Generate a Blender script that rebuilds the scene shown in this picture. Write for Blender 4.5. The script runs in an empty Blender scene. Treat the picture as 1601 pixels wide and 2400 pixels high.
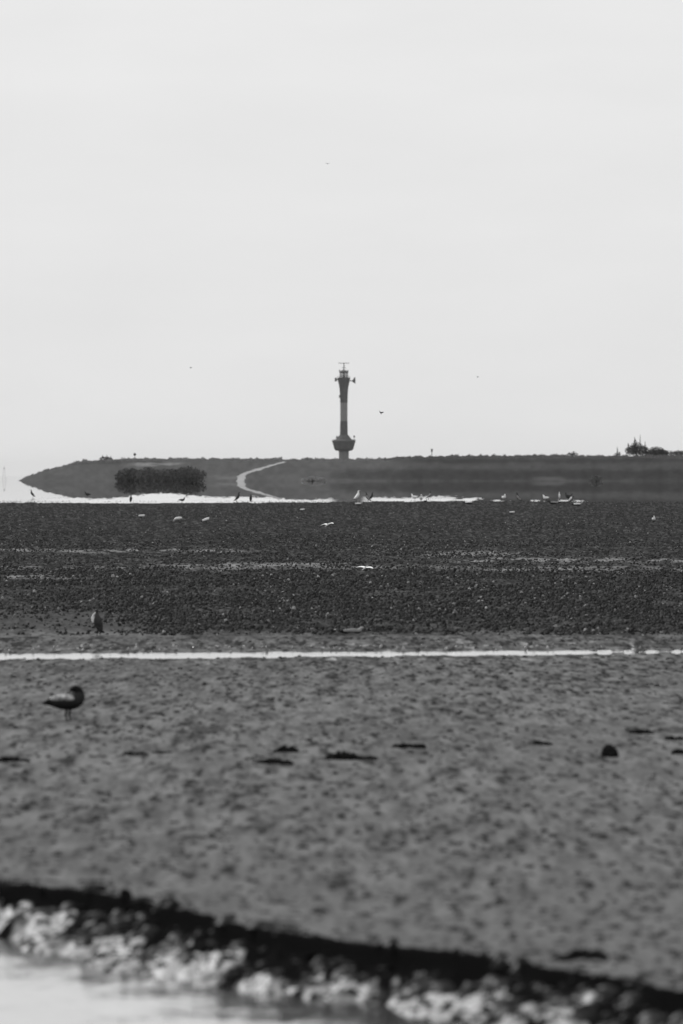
import bpy, math, random
import numpy as np
from mathutils import Vector

# ------------------------------------------------------------------ camera, sky, sun
scene = bpy.context.scene
CAMZ = 2.2          # eye height above the mud, metres
F = 40000.0         # focal length in photo pixels (600 mm lens)
HOR = 1115.0        # photo row of the true horizon
cam = bpy.data.objects.new("camera", bpy.data.cameras.new("camera"))
scene.collection.objects.link(cam)
scene.camera = cam
cam.data.sensor_fit = 'VERTICAL'
cam.data.sensor_height = 36.0
cam.data.sensor_width = 24.0
cam.data.lens = 600.0
cam.data.clip_start = 1.0
cam.data.clip_end = 200000.0
cam.location = (0, 0, CAMZ)
cam.rotation_euler = (math.radians(90) - math.atan((1200 - HOR) / F), 0, 0)
cam.data.dof.use_dof = True
cam.data.dof.focus_distance = 480.0
cam.data.dof.aperture_fstop = 12.5

SUN_EL, SUN_AZ = 44.0, -36.0       # azimuth measured from the view direction, left negative
world = bpy.data.worlds.new("World")
scene.world = world
world.use_nodes = True
nt = world.node_tree
nt.nodes.clear()
wo = nt.nodes.new('ShaderNodeOutputWorld')
bg = nt.nodes.new('ShaderNodeBackground')
sky = nt.nodes.new('ShaderNodeTexSky')
sky.sky_type = 'NISHITA'
sky.sun_disc = False
sky.sun_elevation = math.radians(SUN_EL)
sky.sun_rotation = math.radians(SUN_AZ)
sky.air_density = 1.0
sky.dust_density = 2.0
bw = nt.nodes.new('ShaderNodeRGBToBW')
tc = nt.nodes.new('ShaderNodeTexCoord')
mp = nt.nodes.new('ShaderNodeMapping')
mp.inputs['Scale'].default_value = (25, 1, 90)
nz = nt.nodes.new('ShaderNodeTexNoise')
nz.inputs['Scale'].default_value = 2.0
nz.inputs['Detail'].default_value = 4.0
mr = nt.nodes.new('ShaderNodeMapRange')
mr.inputs['From Min'].default_value = 0.3
mr.inputs['From Max'].default_value = 0.7
mr.inputs['To Min'].default_value = 0.975
mr.inputs['To Max'].default_value = 1.025
SKY_K, SKY_VEIL = .35, 10.0        # nishita share and even high-cloud veil (both times the background strength)
m1 = nt.nodes.new('ShaderNodeMath'); m1.operation = 'MULTIPLY_ADD'
m1.inputs[1].default_value = SKY_K
m1.inputs[2].default_value = SKY_VEIL
m2 = nt.nodes.new('ShaderNodeMath'); m2.operation = 'MULTIPLY'
nt.links.new(sky.outputs[0], bw.inputs[0])
nt.links.new(bw.outputs[0], m1.inputs[0])
nt.links.new(tc.outputs['Generated'], mp.inputs[0])
nt.links.new(mp.outputs[0], nz.inputs['Vector'])
nt.links.new(nz.outputs[0], mr.inputs['Value'])
nt.links.new(m1.outputs[0], m2.inputs[0])
nt.links.new(mr.outputs[0], m2.inputs[1])
nt.links.new(m2.outputs[0], bg.inputs['Color'])
bg.inputs['Strength'].default_value = 0.069
nt.links.new(bg.outputs[0], wo.inputs[0])

sun = bpy.data.objects.new("sun", bpy.data.lights.new("sun", 'SUN'))
scene.collection.objects.link(sun)
sun.data.energy = 3.0
sun.data.angle = math.radians(0.5)
_az, _el = math.radians(SUN_AZ), math.radians(SUN_EL)
sdir = Vector((math.sin(_az) * math.cos(_el), math.cos(_az) * math.cos(_el), math.sin(_el)))
sun.rotation_euler = sdir.to_track_quat('Z', 'Y').to_euler()
sun.location = (0, 0, 60)

scene.view_settings.view_transform = 'Standard'
scene.view_settings.look = 'None'
scene.view_settings.exposure = 0.0
scene.view_settings.gamma = 1.0
scene.cycles.use_denoising = True
scene.cycles.max_bounces = 6
scene.cycles.use_adaptive_sampling = False

# ------------------------------------------------------------------ helpers
col = scene.collection
rng = np.random.default_rng(7)
random.seed(7)


def gd(py, z=0.0):
    """distance at which a level z shows on photo row py"""
    return (CAMZ - z) * F / (py - HOR)


def at(px, py, D):
    return Vector(((px - 800.5) / F * D, D, CAMZ - (py - HOR) / F * D))


def tag(o, label=None, cat=None, group=None, kind=None):
    if label: o['label'] = label
    if cat: o['category'] = cat
    if group: o['group'] = group
    if kind: o['kind'] = kind
    return o


def grey(name, v, rough=0.7, spec=0.3, var=0.0, scale=8.0, bump=0.0):
    """procedural grey material: noise varies the colour, optional bump"""
    m = bpy.data.materials.new(name)
    m.use_nodes = True
    t = m.node_tree
    p = t.nodes['Principled BSDF']
    p.inputs['Roughness'].default_value = rough
    p.inputs['Specular IOR Level'].default_value = spec
    p.inputs['Base Color'].default_value = (v, v, v, 1)
    if var or bump:
        tcn = t.nodes.new('ShaderNodeTexCoord')
        n = t.nodes.new('ShaderNodeTexNoise')
        n.inputs['Scale'].default_value = scale
        n.inputs['Detail'].default_value = 5
        t.links.new(tcn.outputs['Object'], n.inputs['Vector'])
        if var:
            r = t.nodes.new('ShaderNodeMapRange')
            r.inputs['From Min'].default_value = 0.3
            r.inputs['From Max'].default_value = 0.7
            r.inputs['To Min'].default_value = v * (1 - var)
            r.inputs['To Max'].default_value = v * (1 + var)
            t.links.new(n.outputs[0], r.inputs['Value'])
            t.links.new(r.outputs[0], p.inputs['Base Color'])
        if bump:
            b = t.nodes.new('ShaderNodeBump')
            b.inputs['Strength'].default_value = bump
            b.inputs['Distance'].default_value = 0.02
            t.links.new(n.outputs[0], b.inputs['Height'])
            t.links.new(b.outputs[0], p.inputs['Normal'])
    return m


def attr_mat(name, spec=0.3):
    """colour and roughness read from the mesh's own numbers (ground cover, wetness)"""
    m = bpy.data.materials.new(name)
    m.use_nodes = True
    t = m.node_tree
    t.nodes.remove(t.nodes['Principled BSDF'])
    out = t.nodes['Material Output']
    df = t.nodes.new('ShaderNodeBsdfDiffuse'); gl = t.nodes.new('ShaderNodeBsdfGlossy'); mx = t.nodes.new('ShaderNodeMixShader')
    gl.inputs['Color'].default_value = (.9, .9, .9, 1)
    t.links.new(df.outputs[0], mx.inputs[1]); t.links.new(gl.outputs[0], mx.inputs[2]); t.links.new(mx.outputs[0], out.inputs[0])
    for an, inp in (('albedo', df.inputs['Color']), ('rough', gl.inputs['Roughness']), ('spec', mx.inputs[0])):
        a = t.nodes.new('ShaderNodeAttribute')
        a.attribute_name = an
        t.links.new(a.outputs['Fac'], inp)
    return m


def mesh_np(name, V, Fc, mat=None, parent=None, smooth=True, attrs=None):
    me = bpy.data.meshes.new(name)
    V = np.asarray(V, dtype=np.float32)
    Fc = np.asarray(Fc, dtype=np.int32)
    n, k = Fc.shape
    me.vertices.add(len(V)); me.vertices.foreach_set('co', V.ravel())
    me.loops.add(n * k); me.loops.foreach_set('vertex_index', Fc.ravel())
    me.polygons.add(n)
    me.polygons.foreach_set('loop_start', np.arange(0, n * k, k, dtype=np.int32))
    me.polygons.foreach_set('loop_total', np.full(n, k, dtype=np.int32))
    me.polygons.foreach_set('use_smooth', np.full(n, smooth, dtype=bool))
    for an, arr in (attrs or {}).items():
        at_ = me.attributes.new(an, 'FLOAT', 'POINT')
        at_.data.foreach_set('value', np.asarray(arr, dtype=np.float32).ravel())
    me.update(calc_edges=True)
    me.validate()
    if mat: me.materials.append(mat)
    o = bpy.data.objects.new(name, me)
    col.objects.link(o)
    if parent: o.parent = parent
    return o


class MB:
    """collects mixed polygons and links them as ONE mesh"""
    def __init__(s): s.v = []; s.f = []
    def add(s, v, f):
        b = len(s.v)
        s.v += [tuple(q) for q in v]
        s.f += [tuple(i + b for i in q) for q in f]
        return s
    def loft(s, st, n=14, cap=True, up=None):
        """st: list of (x,y,z,ry,rz) cross sections square to the line through them"""
        V = []; Fc = []
        P = [Vector(q[:3]) for q in st]
        for i, q in enumerate(st):
            t = (P[min(i + 1, len(P) - 1)] - P[max(i - 1, 0)]).normalized()
            lat = Vector((0, 1, 0)) if up is None else up
            lat = (lat - t * lat.dot(t)).normalized()
            nn = t.cross(lat).normalized()
            for k in range(n):
                a = 2 * math.pi * k / n
                V.append(P[i] + lat * q[3] * math.cos(a) + nn * q[4] * math.sin(a))
        for i in range(len(st) - 1):
            for k in range(n):
                a, b = i * n + k, i * n + (k + 1) % n
                Fc.append((a, b, b + n, a + n))
        if cap:
            Fc.append(tuple(range(n))[::-1])
            Fc.append(tuple((len(st) - 1) * n + k for k in range(n)))
        return s.add(V, Fc)
    def lathe(s, prof, n=28, c=(0, 0)):
        V = []; Fc = []
        for r, z in prof:
            for k in range(n):
                a = 2 * math.pi * k / n
                V.append((c[0] + r * math.cos(a), c[1] + r * math.sin(a), z))
        for i in range(len(prof) - 1):
            for k in range(n):
                a, b = i * n + k, i * n + (k + 1) % n
                Fc.append((a, b, b + n, a + n))
        Fc.append(tuple(range(n))[::-1])
        Fc.append(tuple((len(prof) - 1) * n + k for k in range(n)))
        return s.add(V, Fc)
    def tube(s, a, b, r, r2=None, n=6):
        a, b = Vector(a), Vector(b)
        t = (b - a).normalized()
        u = Vector((1, 0, 0)) if abs(t.x) < .8 else Vector((0, 1, 0))
        u = (u - t * u.dot(t)).normalized(); w = t.cross(u)
        r2 = r if r2 is None else r2
        V = [p + u * rr * math.cos(2 * math.pi * k / n) + w * rr * math.sin(2 * math.pi * k / n)
             for p, rr in ((a, r), (b, r2)) for k in range(n)]
        Fc = [(k, (k + 1) % n, (k + 1) % n + n, k + n) for k in range(n)]
        Fc += [tuple(range(n))[::-1], tuple(range(n, 2 * n))]
        return s.add(V, Fc)
    def box(s, c, d):
        x, y, z = c; a, b, h = d[0] / 2, d[1] / 2, d[2] / 2
        V = [(x + i * a, y + j * b, z + k * h) for k in (-1, 1) for j in (-1, 1) for i in (-1, 1)]
        return s.add(V, [(0, 2, 3, 1), (4, 5, 7, 6), (0, 1, 5, 4), (2, 6, 7, 3), (0, 4, 6, 2), (1, 3, 7, 5)])
    def build(s, name, mat, parent=None, smooth=True, subdiv=0):
        me = bpy.data.meshes.new(name)
        me.from_pydata(s.v, [], s.f)
        me.polygons.foreach_set('use_smooth', [smooth] * len(me.polygons))
        me.materials.append(mat)
        o = bpy.data.objects.new(name, me)
        col.objects.link(o)
        if parent: o.parent = parent
        if subdiv:
            q = o.modifiers.new('sub', 'SUBSURF'); q.levels = subdiv; q.render_levels = subdiv
        return o


def empty(name, loc, rz=0.0):
    e = bpy.data.objects.new(name, None)
    col.objects.link(e)
    e.location = loc
    e.rotation_euler = (0, 0, rz)
    e.empty_display_size = 0.1
    return e


# world-space value noise
def _hash(ix, iy, seed):
    h = (ix.astype(np.int64) * 374761393 + iy.astype(np.int64) * 668265263 + seed * 974711) & 0xffffffff
    h = ((h ^ (h >> 13)) * 1274126177) & 0xffffffff
    h = ((h ^ (h >> 16)) * 2246822519) & 0xffffffff
    h = h ^ (h >> 15)
    return (h & 0xffffff) / float(0xffffff)


def vn(x, y, seed=0):
    ix, iy = np.floor(x), np.floor(y)
    fx, fy = x - ix, y - iy
    fx = fx * fx * (3 - 2 * fx); fy = fy * fy * (3 - 2 * fy)
    a = _hash(ix, iy, seed); b = _hash(ix + 1, iy, seed)
    c = _hash(ix, iy + 1, seed); d = _hash(ix + 1, iy + 1, seed)
    return (a * (1 - fx) + b * fx) * (1 - fy) + (c * (1 - fx) + d * fx) * fy


def fbm(x, y, o=3, seed=0):
    r = 0; s = 0; w = 1.0
    for i in range(o):
        r = r + w * vn(x * 2 ** i + 17.3 * i, y * 2 ** i + 5.1 * i, seed + i)
        s += w; w *= .5
    return r / s


def sm(a, b, x):
    t = np.clip((x - a) / (b - a), 0, 1)
    return t * t * (3 - 2 * t)


# ------------------------------------------------------------------ the mud flat
ZW_CREEK = -0.22          # water level of the near creek
ZW_SEA = -0.03            # far water
# crest of the creek bank, as (photo x, photo row) turned into world x, D on the level mud
crest_px = [(-260, 2045), (-120, 2052), (0, 2066), (100, 2064), (200, 2086), (300, 2102), (400, 2127), (520, 2163), (640, 2180),
            (800, 2205), (900, 2214), (1080, 2232), (1250, 2258), (1330, 2270), (1450, 2292), (1600, 2322), (1750, 2350), (1900, 2380)]
_cD = np.array([gd(p[1]) for p in crest_px])
_cx = np.array([(p[0] - 800.5) / F for p in crest_px]) * _cD
_o = np.argsort(_cD)
cD, cX = _cD[_o], _cx[_o]


def crest_x(D):
    x = np.interp(D, cD, cX)
    x = np.where(D > cD[-1], cX[-1] - (D - cD[-1]) * .55 , x)
    x = np.where(D < cD[0], cX[0] + (cD[0] - D) * .3, x)
    return x


def chan_rows(px):
    """upper and lower photo row of the thin bright channel"""
    mid = 1537.0 - (px / 1600.0) * 12.5
    px = np.asarray(px, float)
    mid = mid + 1.6 * (fbm(px / 90., px * 0, 3, 601) - .5)
    th = (13.5 - 6.0 * np.clip(px / 1600., -1, 2)) * (.62 + .75 * fbm(px / 45., px * 0, 3, 603))
    th = th * (1 - .8 * sm(1370, 1400, px) * sm(.42, .6, fbm(px / 16., px * 0, 2, 605)))
    return mid - th / 2, mid + th / 2


def ground(x, D):
    """height, albedo, roughness, specular of the mud at world x, distance D (arrays)"""
    Ds = np.maximum(D, 30.0)
    py = HOR + CAMZ * F / Ds
    px = x / Ds * F + 800.5
    # relief
    fine = vn(x / .055, D / .06, 1) - .5
    mid_ = fbm(x / .16, D / .35, 3, 5) - .5
    big = fbm(x / 1.6, D / 9.0, 3, 11) - .5
    A = 1 - sm(1476, 1502, py + 34 * (fbm(x / .5, D / 9., 3, 21) - .5))
    A = A * (1 - .62 * (1 - sm(220, 420, px)) * sm(1412, 1436, py + 20 * (fbm(x / .5, D / 9., 3, 22) - .5)))      # far, weed-covered part
    z = A * (.050 * fine + .035 * mid_ + .03 * big) + (1 - A) * (.010 * fine + .020 * mid_ + .02 * big)
    z = z * (1 - .0 * A)
    # small rise just beyond the channel
    z = z + .035 * np.exp(-((py - 1502) / 9.0) ** 2)
    # colour
    mott = fbm(x / .11, D / .8, 3, 31)
    patch = fbm(x / .9, D / 7.0, 3, 41)
    albA = .018 + .070 * np.clip(mott * 2.0 - .75, 0, 1) ** 1.5 + .012 * sm(1335, 1400, py) * sm(.3, .6, patch) + .014 * sm(1425, 1450, py) * (1 - sm(190, 330, px)) + .010 * sm(1250, 1290, py) * (1 - sm(1335, 1350, py)) * sm(.4, .7, mott)
    soft = fbm(x / .105, D / 2.4, 3, 35)
    spot = fbm(x / .055, D / 1.7, 2, 36)
    calm = sm(1960, 2120, py)                       # smoother mud towards the creek
    pw = .55 + .9 * sm(.3, .7, patch)
    tiny = fbm(x / .030, D / 1.5, 2, 37)
    albB = .082 + .022 * (patch - .5) - pw * (1 - .55 * calm) * .040 * sm(.50, .75, soft) + .034 * sm(.48, .25, soft) * (1 - .5 * calm) \
        - pw * (1 - .35 * calm) * .060 * sm(.60, .80, spot) + .018 * sm(.35, .15, spot) + (tiny - .5) * (.075 - .040 * sm(1620, 1760, py)) \
        - .03 * np.exp(-((py - 1505) / 16.) ** 2) - .016 * np.exp(-((py - 1570) / 40.) ** 2)
    left = (1 - sm(220, 420, px)) * (1 - sm(1480, 1500, py))
    alb = A * albA + (1 - A) * albB * (1 - .58 * left)
    rgh = A * .75 + (1 - A) * .72
    spc = A * .006 + (1 - A) * .035
    # thin sheets of standing water among the weed
    def sheet(rc, hw, x0, x1, s):
        w = np.exp(-((py - rc - 8 * (fbm(px / 120, px * 0, 3, s) - .5)) / (hw * 1.5)) ** 2) * sm(x0 - 60, x0 + 60, px) * (1 - sm(x1 - 90, x1 + 90, px))
        return w * sm(.30, .55, vn(px / 26., py / 3., s + 1))
    wet = np.maximum.reduce([sheet(1291, 2.2, -300, 560, 51), sheet(1336, 2.6, 1130, 1500, 53), sheet(1312, 3, 1050, 1900, 55),
                             sheet(1300, 3.5, 1000, 1250, 57), sheet(1324, 3, 380, 800, 59), sheet(1352, 3, -300, 200, 61),
                             sheet(1330, 3, 0, 1900, 63) * .6, sheet(1486, 6, -300, 420, 65) * .4]) * .8
    z = z * (1 - .8 * wet) - .012 * wet
    alb = alb + wet * .03
    rgh = rgh * (1 - wet) + .55 * wet
    spc = spc * (1 - wet) + .16 * wet
    # moist strip on both sides of the channel
    u, l = chan_rows(px)
    inch = sm(u - 3, u + .5, py) * (1 - sm(l - .5, l + 3, py))
    z = z * (1 - inch) - .055 * inch
    side = np.exp(-((py - u + 10) / 10.) ** 2) + np.exp(-((py - l - 7) / 9.) ** 2)
    pool = side * sm(.74, .82, fbm(x / .14, D / 1.6, 2, 71))
    rgh = rgh * (1 - pool) + .45 * pool; spc = spc + .16 * pool; z = z - .006 * pool; alb = alb + .03 * pool
    streak = side * sm(.5, .7, fbm(x / .35, D / 1.2, 2, 73)); alb = alb * (1 - .6 * streak)
    # creek bank: s is how far creek-ward (left) of the crest
    ragg = .10 * (fbm(D / .8, x * 0, 3, 81) - .5) + .20 * (fbm(D / 3.4, x * 0, 4, 84) - .5)
    s = crest_x(D) + ragg - x
    live = (D < 118)
    face = sm(0.0, .026, s) * live
    fsh = sm(-.012, 0, s) * live
    slope = np.clip((s - .05) / .55, 0, 1.6) * live
    rel = fbm(x / .16 - D * .30, D / 1.3, 2, 91) - .5
    drop = .105 + .05 * (vn(D / 1.7, x * 0, 95) - .5)
    zb = -drop * face * (1 - .35 * sm(.4, .7, fbm(x / .12, D / 1.2, 2, 93)) * (1 - sm(.05, .2, s))) - .10 * slope + (.075 * rel + .02 * (fbm(x / .05, D / .4, 2, 92) - .5)) * face * (1 - sm(1.0, 1.5, slope))
    z = z * (1 - face) + zb
    wn = fbm(x / .10 - D * .45, D / 1.5, 4, 97)
    wetb = face * sm(.06, .16, s) * sm(.60 - .28 * np.clip(s / .40, 0, 1), .74 - .22 * np.clip(s / .40, 0, 1), wn) * (.25 + .75 * sm(.25, .7, fbm(x / .07 - D * .4, D / .8, 2, 98)))
    alb = alb * (1 - fsh) + fsh * (.006 + .05 * wetb)
    rgh = rgh * (1 - fsh) + fsh * (.85 - .68 * wetb)
    spc = spc * (1 - fsh) + fsh * (.0 + .52 * wetb)
    # the near side of the creek, and the bank the camera stands on
    back = 1 - sm(24, 40, D)
    z = z * (1 - back)
    alb = alb * (1 - back) + .12 * back
    return z, alb, np.clip(rgh, .1, 1), np.clip(spc, 0, 1)


def edge_row(px):
    return 1176.0 + 2.2 * np.sin(px / 260.0 + .3) + 1.6 * (vn(px / 40., px * 0, 3) - .5)


rows = [gd(p) for p in np.concatenate([np.arange(1171.0, 2035.0, 1.25), np.arange(2035.0, 2345.0, .5), np.arange(2345.0, 2560.0, 1.25)])]
rows = [rows[0] + 1.5] + rows
rows += list(np.linspace(gd(2561), 40, 30)) + list(np.linspace(38, 0, 20)) + [-10, -40, -120, -300]
rows = np.array(rows)
uc = np.linspace(-.0235, .0235, 960)
ex = .0235 * np.geomspace(1.02, 90, 60)
ucol = np.concatenate([-ex[::-1], uc, ex])
U, DD = np.meshgrid(ucol, rows)
X = U * np.maximum(np.abs(DD), 40.0)
Z, ALB, RGH, SPC = ground(X, DD)
PYv = HOR + CAMZ * F / np.maximum(DD, 30)
PXv = X / np.maximum(DD, 30) * F + 800.5
er = edge_row(PXv)
off = (PYv < er)
Z = np.where(off, Z * .3 - .10 - .02 * (er - PYv), Z)
Z[0, :] = -.6
nr, nc = U.shape
idx = np.arange(nr * nc).reshape(nr, nc)
quads = np.stack([idx[:-1, :-1], idx[1:, :-1], idx[1:, 1:], idx[:-1, 1:]], -1).reshape(-1, 4)
mud_m = attr_mat('mud')
g = mesh_np('ground', np.stack([X, DD, Z], -1).reshape(-1, 3), quads, mud_m,
            attrs=dict(albedo=ALB, rough=RGH, spec=SPC))
tag(g, kind='structure')


def gz(x, D):
    return float(ground(np.array([x], float), np.array([D], float))[0][0])


# ------------------------------------------------------------------ water
def water_mat(name, sea=False):
    m = bpy.data.materials.new(name)
    m.use_nodes = True
    t = m.node_tree
    t.nodes.clear()
    o = t.nodes.new('ShaderNodeOutputMaterial')
    gl = t.nodes.new('ShaderNodeBsdfGlossy')
    gl.inputs['Color'].default_value = (.96, .96, .96, 1)
    df = t.nodes.new('ShaderNodeBsdfDiffuse')
    df.inputs['Color'].default_value = (.05, .05, .05, 1)
    fr = t.nodes.new('ShaderNodeFresnel'); fr.inputs['IOR'].default_value = 1.33
    mx = t.nodes.new('ShaderNodeMixShader')
    t.links.new(fr.outputs[0], mx.inputs[0])
    t.links.new(df.outputs[0], mx.inputs[1])
    t.links.new(gl.outputs[0], mx.inputs[2])
    t.links.new(mx.outputs[0], o.inputs[0])
    tcn = t.nodes.new('ShaderNodeTexCoord')
    mpn = t.nodes.new('ShaderNodeMapping')
    n = t.nodes.new('ShaderNodeTexNoise')
    n.inputs['Detail'].default_value = 3
    t.links.new(tcn.outputs['Object'], mpn.inputs[0])
    t.links.new(mpn.outputs[0], n.inputs['Vector'])
    if sea:
        # roughened near the flats to stand in for mirage shimmer, mirror-calm farther out
        mpn.inputs['Scale'].default_value = (.22, .012, 1)
        n.inputs['Scale'].default_value = 1.0
        a = t.nodes.new('ShaderNodeAttribute'); a.attribute_name = 'mirage_rough'
        r = t.nodes.new('ShaderNodeMapRange')
        r.inputs['From Min'].default_value = .25; r.inputs['From Max'].default_value = .6
        r.inputs['To Min'].default_value = .4; r.inputs['To Max'].default_value = 1
        t.links.new(n.outputs[0], r.inputs['Value'])
        mu = t.nodes.new('ShaderNodeMath'); mu.operation = 'MULTIPLY'
        t.links.new(a.outputs['Fac'], mu.inputs[0]); t.links.new(r.outputs[0], mu.inputs[1])
        t.links.new(mu.outputs[0], gl.inputs['Roughness'])
    else:
        mpn.inputs['Scale'].default_value = (3.0, .35, 1)
        n.inputs['Scale'].default_value = 1.0
        b = t.nodes.new('ShaderNodeBump')
        b.inputs['Strength'].default_value = .8
        b.inputs['Distance'].default_value = .02
        t.links.new(n.outputs[0], b.inputs['Height'])
        t.links.new(b.outputs[0], gl.inputs['Normal'])
        gl.inputs['Roughness'].default_value = .06
    return m


seam = water_mat('sea_water', True)
creekm = water_mat('creek_water')
wr = np.array([1380, 1395] + [gd(p, ZW_SEA) for p in np.arange(1178, 1140, -1.0)] + list(np.geomspace(3800, 120000, 40)))
wu = np.concatenate([-.0235 * np.geomspace(1.1, 60, 14)[::-1], np.linspace(-.0235, .0235, 900), .0235 * np.geomspace(1.1, 60, 14)])
WU, WD = np.meshgrid(wu, wr)
wpy = HOR + (CAMZ - ZW_SEA) * F / WD
wpx = WU * F + 800.5
# ruffling shaped to imitate the bright mirage: a belt off the edge of the flats, with a gap and fading right
lim = 1166.5 + 3.0 * np.sin(wpx / 90.) + 2.5 * np.sin(wpx / 37. + 1) + 6 * sm(1000, 1380, wpx)
lim = lim - 5 * np.exp(-((wpx - 380) / 130.) ** 2) + 9 * (fbm(wpx / 7., wpy / 2., 3, 401) - .5)
mirage_mask = sm(-2, 3, wpy - lim)
mirage_mask = mirage_mask * (1 - .5 * sm(850, 900, wpx) * sm(1172, 1168, wpy))
mirage_mask = mirage_mask * (1 - sm(1010, 1080, wpx) * sm(.62, .40, fbm(wpx / 22., wpy / 2., 2, 403)))
mirage_mask = mirage_mask * (1 - np.exp(-((wpx - 818) / 52.) ** 4)) * (1 - sm(1330, 1400, wpx)) * sm(-40, 260, wpx + 40)
wi = np.arange(WU.size).reshape(WU.shape)
wq = np.stack([wi[:-1, :-1], wi[:-1, 1:], wi[1:, 1:], wi[1:, :-1]], -1).reshape(-1, 4)
sea = mesh_np('water', np.stack([np.clip(WU * WD, -60000, 60000), WD, np.full_like(WD, ZW_SEA)], -1).reshape(-1, 3), wq, seam, attrs=dict(mirage_rough=mirage_mask * .11))
tag(sea, kind='structure')
# channel: strip of water over the dip in the mud
cp = np.linspace(-400, 2000, 400)
cu, cl = chan_rows(cp)
V = []
for p, a, b in zip(cp, cu, cl):
    for q in (a - 4, b + 4):
        D = gd(q, -.018); V.append(((p - 800.5) / F * D, D, -.018))
ch = mesh_np('channel_water', V, [(2 * i, 2 * i + 1, 2 * i + 3, 2 * i + 2) for i in range(399)], creekm)
tag(ch, kind='structure')
ck = mesh_np('creek_water', [(-60, 26, ZW_CREEK), (20, 26, ZW_CREEK), (20, 112, ZW_CREEK), (-60, 112, ZW_CREEK)], [(0, 1, 2, 3)], creekm)
tag(ck, kind='structure')


BIRD_SPOTS = [(162, 1690), (229, 1491), (826, 1484), (854, 1341), (764, 1239), (332, 1218), (418, 1226), (486, 1228), (708, 1203), (1200, 1208), (1532, 1226),
              (307, 1179), (427, 1179), (558, 1178), (588, 1178), (838, 1177), (861, 1178), (987, 1178), (1099, 1182), (1214, 1178), (1280, 1176), (1298, 1182), (1338, 1182), (1354, 1186)]
# ------------------------------------------------------------------ weed clumps and crumbs of mud (nobody could count them)
def clumps(name, N, row_fn, size, hgt, albs, seed, spread=1.25, flt=lambda x, D, px, py: np.ones(len(x), bool), rough=.5, spec=.015):
    r = np.random.default_rng(seed)
    py = row_fn(r, N)
    D = gd(py)
    px = r.uniform(800 - 800 * spread, 800 + 800 * spread, N)
    x = (px - 800.5) / F * D
    keep = np.ones(N, bool)
    for bx_, by_ in BIRD_SPOTS:
        bd = gd(by_)
        keep &= ~((np.abs(x - (bx_ - 800.5) / F * bd) < .28) & (D < bd + 2) & (D > bd - max(2.5, bd * bd / 88000 * 5)))
    keep &= (r.random(N) < .28 + .72 * sm(.40, .55, fbm(px / 240., py / 13., 3, 501))) | (py > 1500)
    keep &= (r.random(N) < 1 - .5 * np.exp(-((py - 1293) / 4.) ** 2) - .5 * np.exp(-((py - 1336) / 5.) ** 2) * sm(600, 1100, px)) | (py > 1500)
    keep &= (py < 1466 + 34 * fbm(px / 50., px * 0, 4, 505) + 8 * r.random(N) ** 2) | (py > 1500) | (r.random(N) < .12)
    keep &= flt(x, D, px, py)
    keep &= ~((px < 380) & (py > 1425) & (py < 1488) & (r.random(N) < .85 * (1 - sm(200, 380, px)) * sm(1418, 1440, py)))
    x, D = x[keep], D[keep]; N = len(x)
    z0 = ground(x, D)[0]
    w = size[0] + (size[1] - size[0]) * r.random(N) ** 2
    h = w * r.uniform(hgt[0], hgt[1], N)
    K = 7
    ang = np.linspace(0, 2 * np.pi, K, endpoint=False)[None] + r.uniform(0, 1, (N, 1))
    V = np.zeros((N, 2 * K + 1, 3))
    for j, (rad, hh) in enumerate(((1.0, -.25), (.72, .62))):
        rr = w[:, None] * .5 * rad * r.uniform(.65, 1.3, (N, K))
        V[:, j * K:(j + 1) * K, 0] = x[:, None] + rr * np.cos(ang)
        V[:, j * K:(j + 1) * K, 1] = D[:, None] + rr * np.sin(ang)
        V[:, j * K:(j + 1) * K, 2] = z0[:, None] + h[:, None] * hh * r.uniform(.6, 1.25, (N, K))
    V[:, -1, 0] = x + w * r.uniform(-.25, .25, N); V[:, -1, 1] = D; V[:, -1, 2] = z0 + h
    f = []
    for k in range(K):
        a, b = k, (k + 1) % K
        f += [(a, b, b + K), (a, b + K, a + K), (a + K, b + K, 2 * K)]
    f = np.array(f)
    Fc = (f[None] + (np.arange(N) * (2 * K + 1))[:, None, None]).reshape(-1, 3)
    al = albs(r, N)
    M = 2 * K + 1
    return mesh_np(name, V.reshape(-1, 3), Fc, mud_m, smooth=True,
                   attrs=dict(albedo=np.repeat(al, M), rough=np.repeat(np.full(N, rough), M), spec=np.repeat(np.full(N, spec), M)))


def albA_(r, N):
    a = .003 + .026 * r.random(N) ** 1.5
    b = r.random(N)
    a = np.where(b > .84, .02 + .05 * r.random(N), a)
    return np.where(b > .984, .12 + .2 * r.random(N), a)


w1 = clumps('seaweed_clumps', 165000, lambda r, N: 1174 + (1490 - 1174) * r.random(N) ** 1.0, (.022, .078), (.3, .75), albA_, 101)
tag(w1, 'dark crumbly cover of small seaweed tufts across the farther mud flat', 'seaweed', kind='stuff')
w2 = clumps('mud_crumbs', 8500, lambda r, N: 1496 + (2330 - 1496) * r.random(N) ** 1.5, (.015, .075), (.15, .35),
            lambda r, N: .008 + .045 * r.random(N), 102, rough=.8, spec=.02)
tag(w2, 'small worm casts and crumbs of mud scattered over the smooth nearer flat', 'mud crumbs', kind='stuff')

w3 = clumps('glint_lumps', 170, lambda r, N: 1514 + 16 * r.random(N), (.02, .055), (.4, 1.2), lambda r, N: .06 + .4 * r.random(N) ** 2, 103, rough=.3, spec=.1)  # pale albedo paints the glints on wet lumps of mud
tag(w3, 'wet mud lumps with painted pale glints strewn along the edge of the bright channel', 'glint lumps', kind='stuff')

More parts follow.
